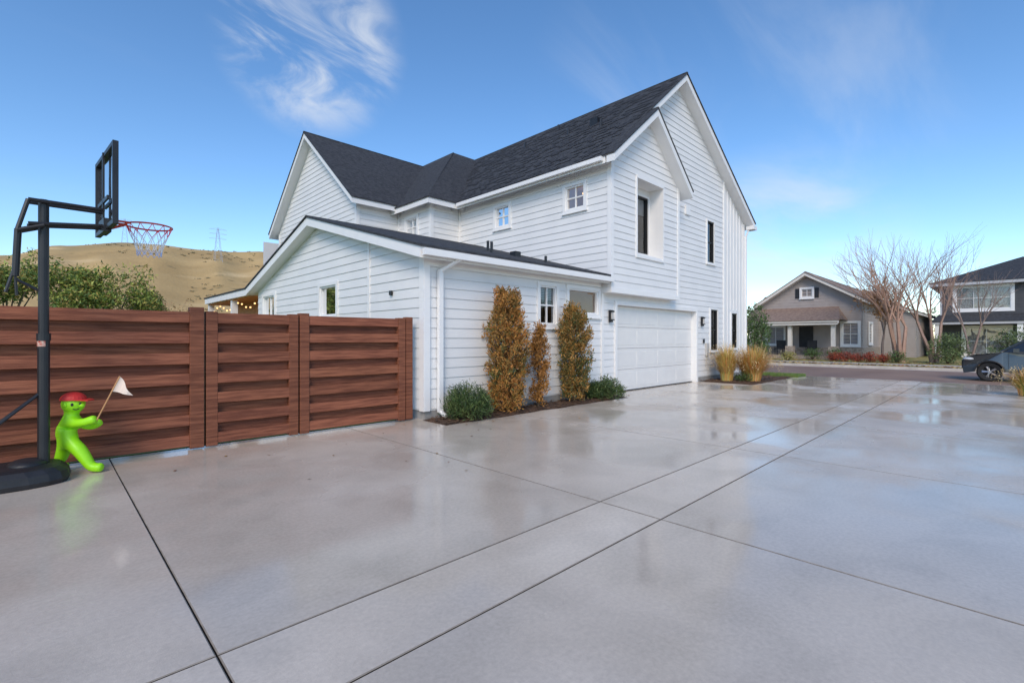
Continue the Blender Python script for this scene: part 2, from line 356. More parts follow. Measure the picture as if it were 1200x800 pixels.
K.box((16.75,7.44,1.35),(16.83,7.47,1.5)); K.box((4.99,8.6,2.38),(5.03,8.68,2.47)); K.box((16.95,7.42,.9),(17.15,7.49,1.35),1)
def zroof(x): return 6.2+.84*(x-10.29)
for (x,y,h) in((12.6,8.9,.3),(13.2,10.7,.25),(13.6,13.2,.25),(14.2,12.0,.25)):
    K.tube((x,y,zroof(x)),(x,y,zroof(x)+h),.04,n=8)
K.box((13.1,9.4,zroof(13.2)-.05),(13.4,9.7,zroof(13.3)+.12))
for (x,y,h) in((7.7,8.6,.3),(8.2,9.3,.3),(9.2,8.2,.2)):
    K.tube((x,y,3.3),(x,y,3.14+.278*(y-7.2)+h),.035,n=8)
K.box((8.6,8.7,3.5),(8.8,8.9,3.74))
K.build('sconces_and_roof_vents',[blackm,curtain],house)
Lm=MB(); Lm.sphere((11.0,8.3,5.62),(.09,.09,.05)); Lm.build('ceiling_lamp',[mk('lamp_glow',(1,.7,.3),emit=((1,.6,.22),3))],house,smooth=True)
Pt=MB()
Pt.box((5.0,17.4,3.0),(10.5,24.2,3.22),0); Pt.box((4.97,17.42,3.22),(10.5,24.25,3.27),2)
Pt.box((5.1,17.5,2.96),(10.4,24.1,3.0),1); Pt.box((6.0,17.15,0),(6.15,24,2.96),1)
Pt.box((5.1,23.9,0),(5.3,24.1,2.96),0); Pt.box((5.1,20.4,0),(5.3,20.6,2.96),0)
Pt.build('covered_patio',[trimw,cedar,shing],house)
bl=MB()
for i in range(12):
    y=18+i*.5; bl.sphere((5.2,y,2.72-.12*math.sin(i*1.2)),.03)
bl.build('string_lights',[mk('bulb_glow',(1,.7,.4),emit=((1,.55,.2),2))],house)

# ================================================================= GROUND
g=MB(); g.face([(-1500,-1500,-.06),(1500,-1500,-.06),(1500,1500,-.06),(-1500,1500,-.06)]); g.build('ground',[groundm])
D=MB()
D.face([(-12,-8,-.03),(22.2,-8,-.03),(22.2,7.9,-.03),(-12,7.9,-.03)],1)
xs=[-11.9,-8.7,-5.6,-2.5,.59,3.68,6.78,9.88,12.98,16.08,19.2,22.2]
rows=[(-7.9,-3.1),(-3.1,2.0),(2.0,2.61),(2.61,7.85)]
gap=.0038
for r,(y0,y1) in enumerate(rows):
    for a,b in zip(xs[:-1],xs[1:]):
        t=1+random.uniform(-.05,.05)
        if r==2: t=1.07
        if r<2: t*=.96
        c=(t,t*.995,t*.985)
        if y1<=0 and a>16: continue
        ch=.006
        X0,X1,Y0,Y1=a+gap,b-gap,y0+gap,y1-gap
        D.face([(X0+ch,Y0+ch,0),(X1-ch,Y0+ch,0),(X1-ch,Y1-ch,0),(X0+ch,Y1-ch,0)],0,c)
        q=[(X0,Y0),(X1,Y0),(X1,Y1),(X0,Y1)];qi=[(X0+ch,Y0+ch),(X1-ch,Y0+ch),(X1-ch,Y1-ch),(X0+ch,Y1-ch)]
        for k in range(4):
            n=(k+1)%4
            D.face([(*q[k],-.004),(*q[n],-.004),(*qi[n],0),(*qi[k],0)],2,(1,1,1))
            D.face([(*q[k],-.035),(*q[n],-.035),(*q[n],-.004),(*q[k],-.004)],1,(1,1,1))
D.build('concrete_driveway',[conc,mk('joint_dirt',(.05,.043,.036),(.08,.07,.058),rough=1,spec=0),mk('joint_edge',(.25,.215,.175),(.34,.295,.245),scale=9,rough=.9,spec=.1)])
def bed(name,x0,x1,y0,y1,h=.05):
    b=MB(); nx=int((x1-x0)/.12);ny=max(3,int((y1-y0)/.12))
    def hh(i,j):
        e=min(i,nx-i,j,ny-j); return .004 if e==0 else h*(.6+.8*noise.noise(Vector((i*.7,j*.7,x0))))
    def yy(i,j):
        y=y0+(y1-y0)*j/ny
        return y+(.07*noise.noise(Vector((i*.22,0,x0)))*(1-j/ny))
    for i in range(nx):
        for j in range(ny):
            f=lambda a,c:(x0+(x1-x0)*a/nx,yy(a,c),hh(a,c))
            b.face([f(i,j),f(i+1,j),f(i+1,j+1),f(i,j+1)])
    for i in range(int((x1-x0)*110)):
        p=Vector((random.uniform(x0-.02,x1+.02),random.uniform(y0-.03,y1),.05)); a=random.random()*6.28; s=random.uniform(.015,.045)
        u=Vector((math.cos(a),math.sin(a),random.uniform(-.3,.3)))*s; v=Vector((-math.sin(a),math.cos(a),random.uniform(-.3,.5)))*s*.4
        t=random.uniform(.6,2.2); b.face([p-u-v,p+u-v,p+u+v,p-u+v],1,(t*.10,t*.055,t*.03))
    return b.build(name,[mulch,leafm])
bed('mulch_bed',5.0,10.75,6.75,7.5); bed('mulch_bed',16.5,20.9,5.75,7.5)
st=MB(); st.face([(22.2,-120,-.012),(30.5,-120,-.012),(30.5,160,-.012),(22.2,160,-.012)]); st.build('street',[asph])
cb=MB()
cb.box((30.5,-120,-.05),(30.66,160,.12)); cb.box((22.04,7.2,-.05),(22.2,160,.12)); cb.box((22.04,-120,-.05),(22.2,-1.6,.12))
cb.box((30.1,-120,-.05),(30.5,160,-.004))
cb.build('kerb',[walkm],bevel=.02)
sw=MB()
for i in range(-30,50):
    sw.box((32.2,i*1.6,-.05),(33.6,i*1.6+1.585,.13)); 
    if i>4: sw.box((20.95,i*1.6,-.05),(22.02,i*1.6+1.585,.10))
sw.build('sidewalk',[walkm])
lw=MB(); lw.box((30.66,-120,-.05),(32.2,160,.11)); lw.box((33.6,-120,-.05),(120,160,.115)); lw.build('front_lawn',[lawndry])
l2=MB(); l2.box((20.95,5.6,-.05),(22.03,7.95,.06))
for i in range(5000):
    x=random.uniform(20.95,22.03);y=random.uniform(5.6,7.95);p=Vector((x,y,.055));a=random.random()*6.28
    u=Vector((math.cos(a),math.sin(a),0))*.006; d=Vector((random.gauss(0,.02),random.gauss(0,.02),random.uniform(.04,.08)))
    l2.face([p-u,p+u,p+d],1,random.choice([(.09,.19,.04),(.15,.26,.05),(.25,.27,.08)]))
l2.build('lawn_strip',[lawnm,leafm])
yd=MB(); yd.box((-60,7.95,-.05),(5.05,60,-.01)); yd.build('back_yard_lawn',[lawnm])

# ================================================================= HILL
H=MB()
tab=[(150,20),(130,30),(110,45),(100,46),(95,49),(92.5,53),(89,62),(84,67.5),(78,68),(73,71),(66,66),(60,56),(45,35),(30,9),(20,0),(10,0)]
def hphi(p):
    for (a,ha),(b,hb) in zip(tab[:-1],tab[1:]):
        if b<=p<=a:
            t=(p-b)/(a-b); t=t*t*(3-2*t); return hb+(ha-hb)*t
    return 0
def hz(r,p):
    t=min(1,max(0,(r-130)/320)); s=t*t*(3-2*t)
    if r>450: s*=1-.35*min(1,(r-450)/450)
    x=r*math.cos(math.radians(p));y=r*math.sin(math.radians(p))
    n=noise.noise(Vector((x*.012,y*.012,0)))*7+noise.noise(Vector((x*.04,y*.04,3)))*1.8
    n+= -5*abs(noise.noise(Vector((p*.22,r*.003,5))))*2*(1-abs(2*t-1) if r<450 else .0)
    return hphi(p)*s+n*min(s*1.3,1)*.8*(1 if abs(r-450)>60 else .6)-.5*(1-s)
NP,NR=280,70
idx={}
for i in range(NP+1):
    p=10+140*i/NP
    for j in range(NR+1):
        r=120+j*780/NR
        idx[i,j]=len(H.v); H.v.append((r*math.cos(math.radians(p)),r*math.sin(math.radians(p)),hz(r,p)))
for i in range(NP):
    for j in range(NR):
        H.f.append((idx[i,j],idx[i,j+1],idx[i+1,j+1],idx[i+1,j])); H.m.append(0); H.c.append((1,1,1))
H.build('hills',[hillm],smooth=True)
sc=MB()
for i in range(700):
    p=random.uniform(62,100); r=random.uniform(150,440)
    if noise.noise(Vector((p*.25,r*.012,9)))<.12: continue
    x=r*math.cos(math.radians(p));y=r*math.sin(math.radians(p)); z=hz(r,p)
    for k in range(12):
        q=Vector((x+random.gauss(0,.6),y+random.gauss(0,.6),z+abs(random.gauss(0,.25)))); a=Vector((random.gauss(0,1),random.gauss(0,1),random.gauss(0,1))).normalized()*.4; b_=a.orthogonal().normalized()*.3
        t=random.uniform(.7,1.3); sc.face([q-a,q-b_,q+a,q+b_],0,(.27*t,.21*t,.10*t))
sc.build('hillside_scrub',[leafm])
towm=mk('galvanised_steel',(.42,.47,.55),(.38,.43,.5),rough=.7)
def pylon(p,r,h):
    m=MB(); x=r*math.cos(math.radians(p));y=r*math.sin(math.radians(p)); z=hz(r,p)-1
    w=h*.1; th=.085
    def c(k,t):
        s=w*(1-t*.85); a=[(-1,-1),(1,-1),(1,1),(-1,1)][k]; return (x+a[0]*s,y+a[1]*s,z+h*t)
    for k in range(4):
        m.tube(c(k,0),c(k,1),th,n=4)
        for q in range(6):
            m.tube(c(k,q/6),c((k+1)%4,(q+1)/6),th*.6,n=4)
    for t in(.68,.82,.95):
        l=h*.22; m.tube((x-l,y+l*.1,z+h*t),(x+l,y-l*.1,z+h*t),th,n=4); m.tube((x-l,y+l*.1,z+h*t),(x,y,z+h*(t+.05)),th*.6,n=4); m.tube((x+l,y-l*.1,z+h*t),(x,y,z+h*(t+.05)),th*.6,n=4)
    m.build('transmission_tower',[towm])
pylon(84.6,440,19); pylon(77.2,330,20)

# ================================================================= FOLIAGE
def leaf(mb,p,d,size,cols,nn,up=0,w=.5):
    s=size*random.uniform(.6,1.4)
    a=(Vector((random.gauss(0,1),random.gauss(0,1),random.gauss(0,1)))*.8+d*.5+Vector((0,0,up))).normalized()
    b=a.orthogonal().normalized(); ang=random.random()*6.28
    b=Matrix.Rotation(ang,3,a)@b
    c=random.choice(cols) if random.random()<.5 else cols[min(len(cols)-1,max(0,int((nn+.5)*len(cols))))]
    t=random.uniform(.7,1.25); c=tuple(v*t for v in c)
    p=Vector(p); mb.face([p-b*s*w*.5,p+a*s*.5-b*s*w*.2,p+a*s,p+a*s*.5+b*s*w*.5],0,c)
def leafball(mb,ce,rad,n,size,cols,thr=-.15,freq=2.2,seed=0,up=0):
    k=0;tries=0
    while k<n and tries<n*8:
        tries+=1
        d=Vector((random.gauss(0,1),random.gauss(0,1),random.gauss(0,1))).normalized()
        q=random.random()**.4
        p=Vector((ce[0]+d.x*rad[0]*q,ce[1]+d.y*rad[1]*q,ce[2]+d.z*rad[2]*q))
        nn=noise.noise(p*freq+Vector((seed,0,0)))
        if nn<thr*(1 if q<.7 else .3)+ (q-.7)*.5: continue
        leaf(mb,p,d,size,cols,nn,up); k+=1
def sc_(L_,k): return [tuple(v*k for v in c) for c in L_]
GR=sc_([(.03,.06,.015),(.045,.085,.02),(.07,.11,.03)],1.7)
YG=sc_([(.07,.10,.02),(.13,.17,.03),(.20,.21,.04)],1.9)
OR=sc_([(.20,.09,.02),(.32,.15,.03),(.42,.21,.05)],1.2)
RD=sc_([(.16,.02,.015),(.28,.04,.02),(.2,.06,.03)],1.6)
def conifer(name,x,y,h,r,n,cols,size=.075,seed=0,cy=.5):
    m=MB(); m.tube((x,y,0),(x,y,h*.8),.03,.008,n=6,c=(.12,.08,.05))
    def prof(t):
        if t<cy: return r*(.62+.38*math.sin(t/cy*math.pi/2))
        u=(t-cy)/(1-cy); return r*max(0,1-u**1.8)**.7
    for i in range(90):
        t=random.random()*.85+.05; a=random.random()*6.28; rr=prof(t)*.8
        m.tube((x,y,h*t*.9),(x+math.cos(a)*rr,y+math.sin(a)*rr,h*t+.1),.008,.003,n=4,c=(.12,.07,.04))
    per=55; ns=int(n/per)
    for i in range(ns):
        t=random.random()**.95*.95; a=random.random()*6.28
        lump=1+.36*noise.noise(Vector((math.cos(a)*1.3+seed,math.sin(a)*1.3,t*h*2.6)))
        q=random.random()**.5; rr=prof(t)*lump*q
        c=Vector((x+math.cos(a)*rr,y+math.sin(a)*rr,.02+t*(h-.22)))
        if noise.noise(c*4+Vector((seed,3,0)))<-.5: continue
        L=random.uniform(.14,.30); tilt=Vector((math.cos(a)*.25+random.gauss(0,.12),math.sin(a)*.25+random.gauss(0,.12),1))
        base=noise.noise(Vector((c.x*2.6+seed,c.y*2.6,c.z*1.8)))*1.5
        br=.62+.5*q  # inner leaves darker: shade by depth painted into the leaf colour
        for k in range(per):
            u=random.random(); w=.06*(1-u*.75)
            p=c+tilt*L*u+Vector((random.gauss(0,w),random.gauss(0,w),0))
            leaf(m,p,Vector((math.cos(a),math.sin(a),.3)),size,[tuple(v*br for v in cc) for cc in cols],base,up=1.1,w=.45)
    return m.build(name,[leafm])
conifer('arborvitae',6.73,7.05,2.6,.40,21000,[(.12,.12,.03),(.28,.16,.04),(.44,.20,.045),(.48,.22,.05),(.38,.15,.035),(.44,.23,.05)],size=.066,seed=1)
conifer('arborvitae',7.75,7.12,1.88,.17,6500,[(.30,.14,.04),(.44,.19,.04),(.48,.22,.045)],size=.058,seed=7)
conifer('arborvitae',8.95,7.08,2.42,.34,17000,[(.07,.10,.03),(.12,.13,.035),(.38,.19,.045),(.22,.15,.04),(.44,.22,.05)],size=.066,seed=4)
def mugo(name,x,y,r,h,seed):
    m=MB()
    for i in range(70):
        a=random.random()*6.28; q=random.random()**.5
        bx,by=x+math.cos(a)*r*q*.85,y+math.sin(a)*r*q*.8
        top=h*(1-.45*q*q)*random.uniform(.8,1.1)
        m.tube((x+(bx-x)*.3,y+(by-y)*.3,.02),(bx,by,top*.7),.012,.006,n=4,c=(.1,.07,.04))
        for k in range(85):
            t=random.random(); p=Vector((bx,by,top*(.25+.75*t)))+Vector((random.gauss(0,.05),random.gauss(0,.05),random.gauss(0,.03)))
            d=(p-Vector((x,y,h*.2))).normalized()
            leaf(m,p,d,.085,[(.035,.07,.018),(.06,.11,.025),(.12,.16,.045)],noise.noise(p*6),up=.6,w=.2)
    return m.build(name,[leafm])
mugo('mugo_pine',5.68,6.98,.50,.66,1); mugo('mugo_pine',10.05,6.98,.52,.52,2)
def grass(name,x,y,h,r,n,cols):
    m=MB()
    for i in range(n):
        a=random.random()*6.28; q=random.random()**.6*r*.35
        b=Vector((x+math.cos(a)*q,y+math.sin(a)*q,.01)); L=h*random.uniform(.5,1.05); o=random.uniform(.15,1.15)*r
        d=Vector((math.cos(a),math.sin(a),0)); s=Vector((-d.y,d.x,0))*.006*random.uniform(.7,1.4)
        p=[b+d*o*(t**2.2)+Vector((0,0,L*(t-.3*t*t*o/r))) for t in(0,.35,.7,1)]
        c=tuple(v*random.uniform(.7,1.2) for v in random.choice(cols))
        m.face([p[0]-s,p[0]+s,p[1]+s,p[1]-s],0,c);m.face([p[1]-s,p[1]+s,p[2]+s*.8,p[2]-s*.8],0,c);m.face([p[2]-s*.8,p[2]+s*.8,p[3]],0,c)
        if random.random()<.14:
            for k in range(5):
                leaf(m,p[3]-Vector((0,0,k*.04)),d,.06,[(.7,.52,.28)],0,up=1,w=.3)
    return m.build(name,[leafm])
TAN=[(.76,.46,.13),(.66,.38,.09),(.78,.52,.2),(.5,.33,.07)]
grass('ornamental_grass',17.26,6.85,1.5,.55,1100,TAN); grass('ornamental_grass',17.95,6.25,1.4,.8,1700,TAN+[(.7,.3,.08)])
grass('ornamental_grass',18.5,-.42,.85,.5,700,TAN+[(.2,.25,.07)])
def shrub(name,x,y,r,h,n,cols,size=.09,z0=0):
    m=MB()
    for i in range(14):
        a=random.random()*6.28; m.tube((x,y,z0),(x+math.cos(a)*r*.7,y+math.sin(a)*r*.7,z0+h*random.uniform(.5,.9)),.02,.006,n=4,c=(.1,.06,.04))
    leafball(m,(x,y,z0+h*.5),(r,r,h*.52),n,size,cols,freq=3/r,seed=x)
    return m.build(name,[leafm])
shrub('evergreen_shrub',17.6,6.4,.34,.35,900,GR,.05)
def bushmass(name,pts,cols,size=.12):
    m=MB()
    for (x,y,r,h) in pts:
        m.tube((x,y,0),(x,y,h*.6),.08,.03,n=6,c=(.12,.08,.05))
        for k in range(9):
            a=random.random()*6.28; q=random.random()*r*.75; zz=h-r*random.uniform(.3,1.1); rr=r*random.uniform(.3,.55)
            c=(x+math.cos(a)*q,y+math.sin(a)*q,zz)
            m.tube((x,y,h*.4),c,.04,.01,n=4,c=(.12,.08,.05))
            leafball(m,c,(rr,rr,rr*.85),520,size,cols,thr=-.2,freq=2.5,seed=k*3)
    return m.build(name,[leafm])
bushmass('yard_hedge',[(-3.5,21,1.4,3.9),(-2,22,1.4,3.8),(-.8,21,1.3,4.15),(.6,20.5,1.3,3.95),(1.6,21,1.3,3.95),(2.5,21.5,1.0,3.3)],YG+[(.12,.19,.04),(.42,.32,.08)])

def branch(m,p,d,L,r,dep,maxd,col,spread=.5,tips=None,upb=.25):
    if dep>maxd or r<.004: 
        if tips is not None: tips.append(p)
        return
    seg=3; q=Vector(p); dd=Vector(d); rr=r
    for k in range(seg):
        dd=(dd+Vector((random.gauss(0,.09),random.gauss(0,.09),random.gauss(0,.05)+.03))).normalized()
        nq=q+dd*L/seg; r2=rr*.87; m.tube(q,nq,rr,r2,n=6 if dep<2 else 3,c=col,cap=False); q=nq; rr=r2
        if dep>0 and k<2 or (dep==0 and k==2):
            ax=dd.orthogonal().normalized(); ax=Matrix.Rotation(random.random()*6.28,3,dd)@ax
            nd=(dd+ax*random.uniform(.45,.8)*spread*1.5+Vector((0,0,upb*.4))).normalized()
            branch(m,q,nd,L*random.uniform(.6,.8),rr*.6,dep+1,maxd,col,spread,tips,upb)
    for k in range(2):
        ax=dd.orthogonal().normalized(); ax=Matrix.Rotation(random.random()*6.28,3,dd)@ax
        nd=(dd+ax*random.uniform(.3,.6)*spread*1.3+Vector((0,0,upb*.5))).normalized()
        branch(m,q,nd,L*random.uniform(.65,.85),rr*.72,dep+1,maxd,col,spread,tips,upb)
def tree(name,x,y,stems,L,r,maxd,col,leaves=None,z0=.11,nl=8,size=.12,spread=.5):
    m=MB(); tips=[]
    for k in range(stems):
        a=6.28*k/stems+random.random(); o=.12 if stems>1 else 0; tl=.16 if stems>1 else .03
        branch(m,(x+math.cos(a)*o,y+math.sin(a)*o,z0),Vector((math.cos(a)*tl,math.sin(a)*tl,1)).normalized(),L*random.uniform(.85,1.1),r,0,maxd,col,spread,tips)
    if leaves:
        for t in tips:
            for k in range(nl):
                if random.random()<.6: leaf(m,Vector(t)+Vector((random.gauss(0,.12),random.gauss(0,.12),random.gauss(0,.12))),Vector((0,0,1)),size,leaves,random.uniform(-.5,.5),w=.7)
    return m.build(name,[leafm])
PK=(.44,.26,.19); GY=(.28,.20,.17)
tree('bare_tree',36,4.3,4,2.4,.13,5,PK,spread=.6); tree('bare_tree',37.5,2.9,3,2.45,.11,5,(.34,.21,.16),spread=.58)
tree('autumn_tree',37.5,5.3,1,1.7,.09,4,GY,[(.40,.19,.07),(.50,.25,.09)],nl=5,size=.14,spread=.62)
tree('bare_tree',44,1.6,2,2.2,.08,5,(.32,.22,.19))
tree('bare_shrub',3.4,21,6,1.1,.03,3,(.42,.28,.17),[(.45,.29,.13),(.35,.24,.1)],z0=0,nl=3,size=.08)
tree('bare_shrub',4.3,25,6,1.25,.03,3,(.35,.22,.15),[(.45,.23,.1)],z0=0,nl=3,size=.08)
shrub('evergreen_tree',34,11.6,.95,3.7,4200,GR,.14,z0=.11)
shrub('round_shrub',36,2.2,.95,1.75,2800,[(.10,.15,.05),(.17,.22,.08)],.12,z0=.11); shrub('round_shrub',35,-.45,1.1,2.0,2800,[(.10,.15,.05),(.14,.19,.07)],.12,z0=.11)
for i in range(5): shrub('red_shrub',35.2+random.random()*.4,5.0+i*.62,.42,random.uniform(.5,.75),700,RD,.09,z0=.11)
shrub('green_shrub',36.5,8.9,.6,.8,900,GR,.09,z0=.11);shrub('green_shrub',35.6,4.4,.5,.7,800,GR,.09,z0=.11);shrub('yellow_shrub',34.6,9.8,.5,.6,700,[(.45,.36,.1),(.3,.3,.08)],.09,z0=.11)
shrub('green_shrub',37,12.3,.7,1.2,1000,GR,.1,z0=.11);shrub('green_shrub',36.8,7.7,.5,.8,800,GR,.09,z0=.11)
dm=MB()
for i in range(42):
    p=math.radians(random.uniform(-6,40)); r=random.uniform(110,170); h=random.uniform(5,9)
    x,y=r*math.cos(p),r*math.sin(p); rr=random.uniform(2.5,4.5)
    dm.tube((x,y,0),(x,y,h*.5),.3,.15,n=5,c=(.1,.07,.05))
    for k in range(4):
        leafball(dm,(x+random.uniform(-2,2),y+random.uniform(-2,2),h*random.uniform(.45,.8)),(rr*.6,rr*.6,h*.3),130,.7,random.choice([YG,OR,GR,[(.16,.12,.08),(.22,.16,.11)]]),freq=.5,seed=i)
dm.build('distant_trees',[leafm])

# ================================================================= FENCE
fence=empty('wood_fence'); fy=7.72
def panel(x0,x1,name,zt=1.86):
    m=MB(); n=13; st_=(zt-.06)/n
    for i in range(n):
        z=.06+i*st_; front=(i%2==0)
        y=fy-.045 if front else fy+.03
        t=random.uniform(.88,1.2)*(1.08 if front else .72); c=(t,t*random.uniform(.95,1.03),t)  # random tone per slat; rear slats darkened to paint in recess shade
        j=random.uniform(-.003,.003); h=.146 if front else .19; zo=-.004 if front else -.026
        if not front and i==n-1: h=.15
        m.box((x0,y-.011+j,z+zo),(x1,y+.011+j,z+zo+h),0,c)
    return m.build(name,[fencem],fence,bevel=.004)
panel(-8,-6.1,'slats');panel(-5.95,-3.6,'slats');panel(-3.45,-1.1,'slats');panel(-.95,1.41,'slats'); panel(1.74,2.70,'gate_slats'); panel(3.0,4.6,'slats')
pm=MB()
def post(x0,x1,zt=1.93,dy=.07):
    t=random.uniform(.8,1.0); pm.box((x0,fy-dy,.02),(x1,fy+dy,zt),0,(t,t,t))
for a in(-6.1,-3.6,-1.1): post(a+.0,a+.15,1.9)
post(1.41,1.575); post(1.6,1.74,1.88,.062); post(2.70,2.835,1.88,.062); post(2.86,3.0,1.9); post(4.6,4.74,1.88); post(4.76,4.9,1.9,.06)
pm.build('posts',[fencem],fence,bevel=.006)

# ================================================================= BASKETBALL HOOP
hoop=empty('basketball_hoop')
hm=MB(); px,py=0.0,7.15
hm.tube((px,py,.12),(px,py,1.55),.05,n=16); hm.tube((px,py,1.5),(px,py,2.98),.044,n=16)
hm.tube((px,py,1.48),(px,py,1.56),.058,n=16)
e=Vector((.998,.069,0)); wv=Vector((-.069,.998,0)); bc=Vector((.52,7.22,0))
for s in(-.08,.08):
    for (za,zb) in((2.95,2.96),(2.70,2.78)):
        hm.tube(Vector((px-.12,py,za))+wv*s,Vector((bc.x-.03,bc.y,zb))+wv*s,.02,n=8)
    hm.tube(Vector((px-.12,py,2.95))+wv*s,Vector((px-.2,py,2.62))+wv*s,.02,n=8)
    hm.tube(Vector((px,py,2.70))+wv*s,Vector((px-.2,py,2.62))+wv*s,.02,n=8)
hm.tube(Vector((px-.19,py,2.64)),Vector((px-.21,py,2.15)),.03,n=10); hm.tube((px-.21,py,2.15),(px-.2,py,1.95),.012,n=8)
hm.tube((px-.21,py,2.12),(px-.02,py,2.0),.014,n=8); hm.tube((px-.2,py,2.3),(px-.28,py,1.98),.014,n=8)
hm.tube((px,py,.95),(px-.85,py-.25,.14),.016,n=8);hm.tube((px,py,.95),(px-.85,py+.25,.14),.016,n=8)
hm.build('pole_and_arms',[blackm],hoop,smooth=False)
bs=MB()
out=[]
for k in range(20):
    a=6.28318*k/20; out.append((px-.42+.62*math.copysign(abs(math.cos(a))**.6,math.cos(a)),py+.38*math.copysign(abs(math.sin(a))**.6,math.sin(a))))
lv=[(0,1.0),(.05,1.03),(.12,1.0),(.17,.9),(.19,.7)]
cx,cy=px-.42,py
rings=[[(cx+(a-cx)*s,cy+(b-cy)*s,z) for a,b in out] for z,s in lv]
for r0,r1 in zip(rings[:-1],rings[1:]):
    for k in range(20):
        n=(k+1)%20; bs.face([r0[k],r0[n],r1[n],r1[k]])
bs.face(rings[-1]); bs.sphere((px-.12,py,.19),(.16,.2,.06))
bs.build('base_tank',[blackp],hoop,smooth=True)
lb=MB(); 
for k in range(-5,5):
    a0=math.radians(225+k*12);a1=math.radians(225+(k+1)*12)
    lb.face([(px+.0515*math.cos(a0),py+.0515*math.sin(a0),1.42),(px+.0515*math.cos(a1),py+.0515*math.sin(a1),1.42),(px+.0515*math.cos(a1),py+.0515*math.sin(a1),1.50),(px+.0515*math.cos(a0),py+.0515*math.sin(a0),1.50)])
lb.build('label',[mk('label_red',(.5,.06,.03),(.6,.5,.4),scale=40,rough=.4)],hoop)
bb=MB(); b0=2.74;b1=3.63;hw_=.56
def BQ(a,o,z): return bc+wv*a+e*o+Vector((0,0,z))
def bbox(a0,a1,o0,o1,z0,z1,m):
    pts=[BQ(a0,o0,z0),BQ(a1,o0,z0),BQ(a1,o1,z0),BQ(a0,o1,z0)]; bb.extr(pts,(0,0,z1-z0),m)
bbox(-hw_,hw_,-.03,.02,b0,b0+.045,0);bbox(-hw_,hw_,-.03,.02,b1-.045,b1,0);bbox(-hw_,-hw_+.045,-.03,.02,b0+.045,b1-.045,0);bbox(hw_-.045,hw_,-.03,.02,b0+.045,b1-.045,0)
bbox(-.16,.16,-.05,.02,b0-.03,b0+.12,0); bbox(-.02,.02,-.04,-.02,b0,b1,0); bbox(-.3,.3,-.04,-.02,3.05,3.09,0)
pts=[BQ(-hw_+.04,0,b0+.04),BQ(hw_-.04,0,b0+.04),BQ(hw_-.04,0,b1-.04),BQ(-hw_+.04,0,b1-.04)]; bb.face(pts,1)
for (a0,a1,z0,z1) in((-.3,.3,3.3,3.34),(-.3,.3,2.9,2.94),(-.3,-.26,2.94,3.3),(.26,.3,2.94,3.3)):
    bbox(a0,a1,.004,.008,z0,z1,2)
bb.build('backboard',[blackm,glass_mat('acrylic',(.35,.38,.4),.05),trimw],hoop)
rm=MB(); rc=bc+e*.40; rz=2.86; Rr=.228
def rp(a,r=Rr,z=rz): return Vector((rc.x+math.cos(a)*r,rc.y+math.sin(a)*r,z))
for k in range(32): rm.tube(rp(k*6.28318/32),rp((k+1)*6.28318/32),.010,n=6)
rm.tube(BQ(-.08,0,rz),BQ(-.08,.2,rz),.012,n=6);rm.tube(BQ(.08,0,rz),BQ(.08,.2,rz),.012,n=6)
rm.tube(BQ(-.08,0,rz-.1),BQ(-.08,.2,rz),.008,n=6);rm.tube(BQ(.08,0,rz-.1),BQ(.08,.2,rz),.008,n=6)
rm.build('rim',[mk('rim_red',(.55,.06,.03),rough=.4)],hoop)
nm=MB(); cols=[(.75,.05,.05),(.85,.85,.85),(.1,.15,.5)]
NL=12; lev=[(0,Rr),(.10,.19),(.2,.15),(.3,.125),(.36,.12)]
for i in range(4):
    c=cols[0] if i==0 else (cols[1] if i<3 else (.5,.55,.75))
    for k in range(NL):
        a=6.28318*(k+.5*(i%2))/NL
        for s in(-.5,.5):
            nm.tube(rp(a,lev[i][1],rz-lev[i][0]),rp(a+s*6.28318/NL,lev[i+1][1],rz-lev[i+1][0]),.0045,n=4,c=c)
nm.build('net',[mk('net_cord',(1,1,1),rough=.8,attr=True)],hoop)

# ================================================================= GREEN FIGURE
fig=empty('play_safety_figure')
s=Vector((.80,-.60,0)); q=Vector((.6,.8,0)); o0=Vector((.28,7.30,0))
def FP(a,z,d=0): return o0+s*a+q*d+Vector((0,0,z))
V=[];Rd=[];E=[]
def av(a,z,r,d=0,par=None):
    V.append(FP(a,z,d)); Rd.append(r); 
    if par is not None: E.append((par,len(V)-1))
    return len(V)-1
hip=av(-.13,.40,.10); ch=av(-.10,.56,.10,0,hip); nk=av(-.07,.65,.06,0,ch)
hd1=av(-.06,.70,.085,0,nk); hd2=av(-.05,.78,.08,0,hd1)
e1=av(.02,.56,.05,-.06,ch);e2=av(.12,.57,.048,-.08,e1);e3=av(.24,.61,.055,-.07,e2)
g1=av(.0,.52,.05,.06,ch);g2=av(.10,.50,.046,.08,g1);g3=av(.19,.56,.05,.06,g2)
k1=av(-.06,.33,.08,-.04,hip);k2=av(.04,.27,.075,-.05,k1);k3=av(.12,.14,.062,-.05,k2);k4=av(.17,.06,.055,-.05,k3);k5=av(.29,.055,.052,-.05,k4)
m1=av(-.17,.31,.08,.05,hip);m2=av(-.20,.2,.07,.06,m1);m3=av(-.25,.07,.055,.06,m2);m4=av(-.14,.045,.046,.06,m3)
me=bpy.data.meshes.new('body'); me.from_pydata(V,E,[]); bo=bpy.data.objects.new('body',me); S.collection.objects.link(bo)
sk=bo.modifiers.new('skin','SKIN'); 
if not me.skin_vertices: me.skin_vertices.new()
for i,r in enumerate(Rd): me.skin_vertices[0].data[i].radius=(r,r)
me.skin_vertices[0].data[0].use_root=True
sb=bo.modifiers.new('sub','SUBSURF'); sb.levels=2; sb.render_levels=2
sk.use_smooth_shade=True
lime=mk('lime_plastic',(.33,.80,.01),(.37,.86,.015),scale=3,rough=.45); me.materials.append(lime); bo.parent=fig
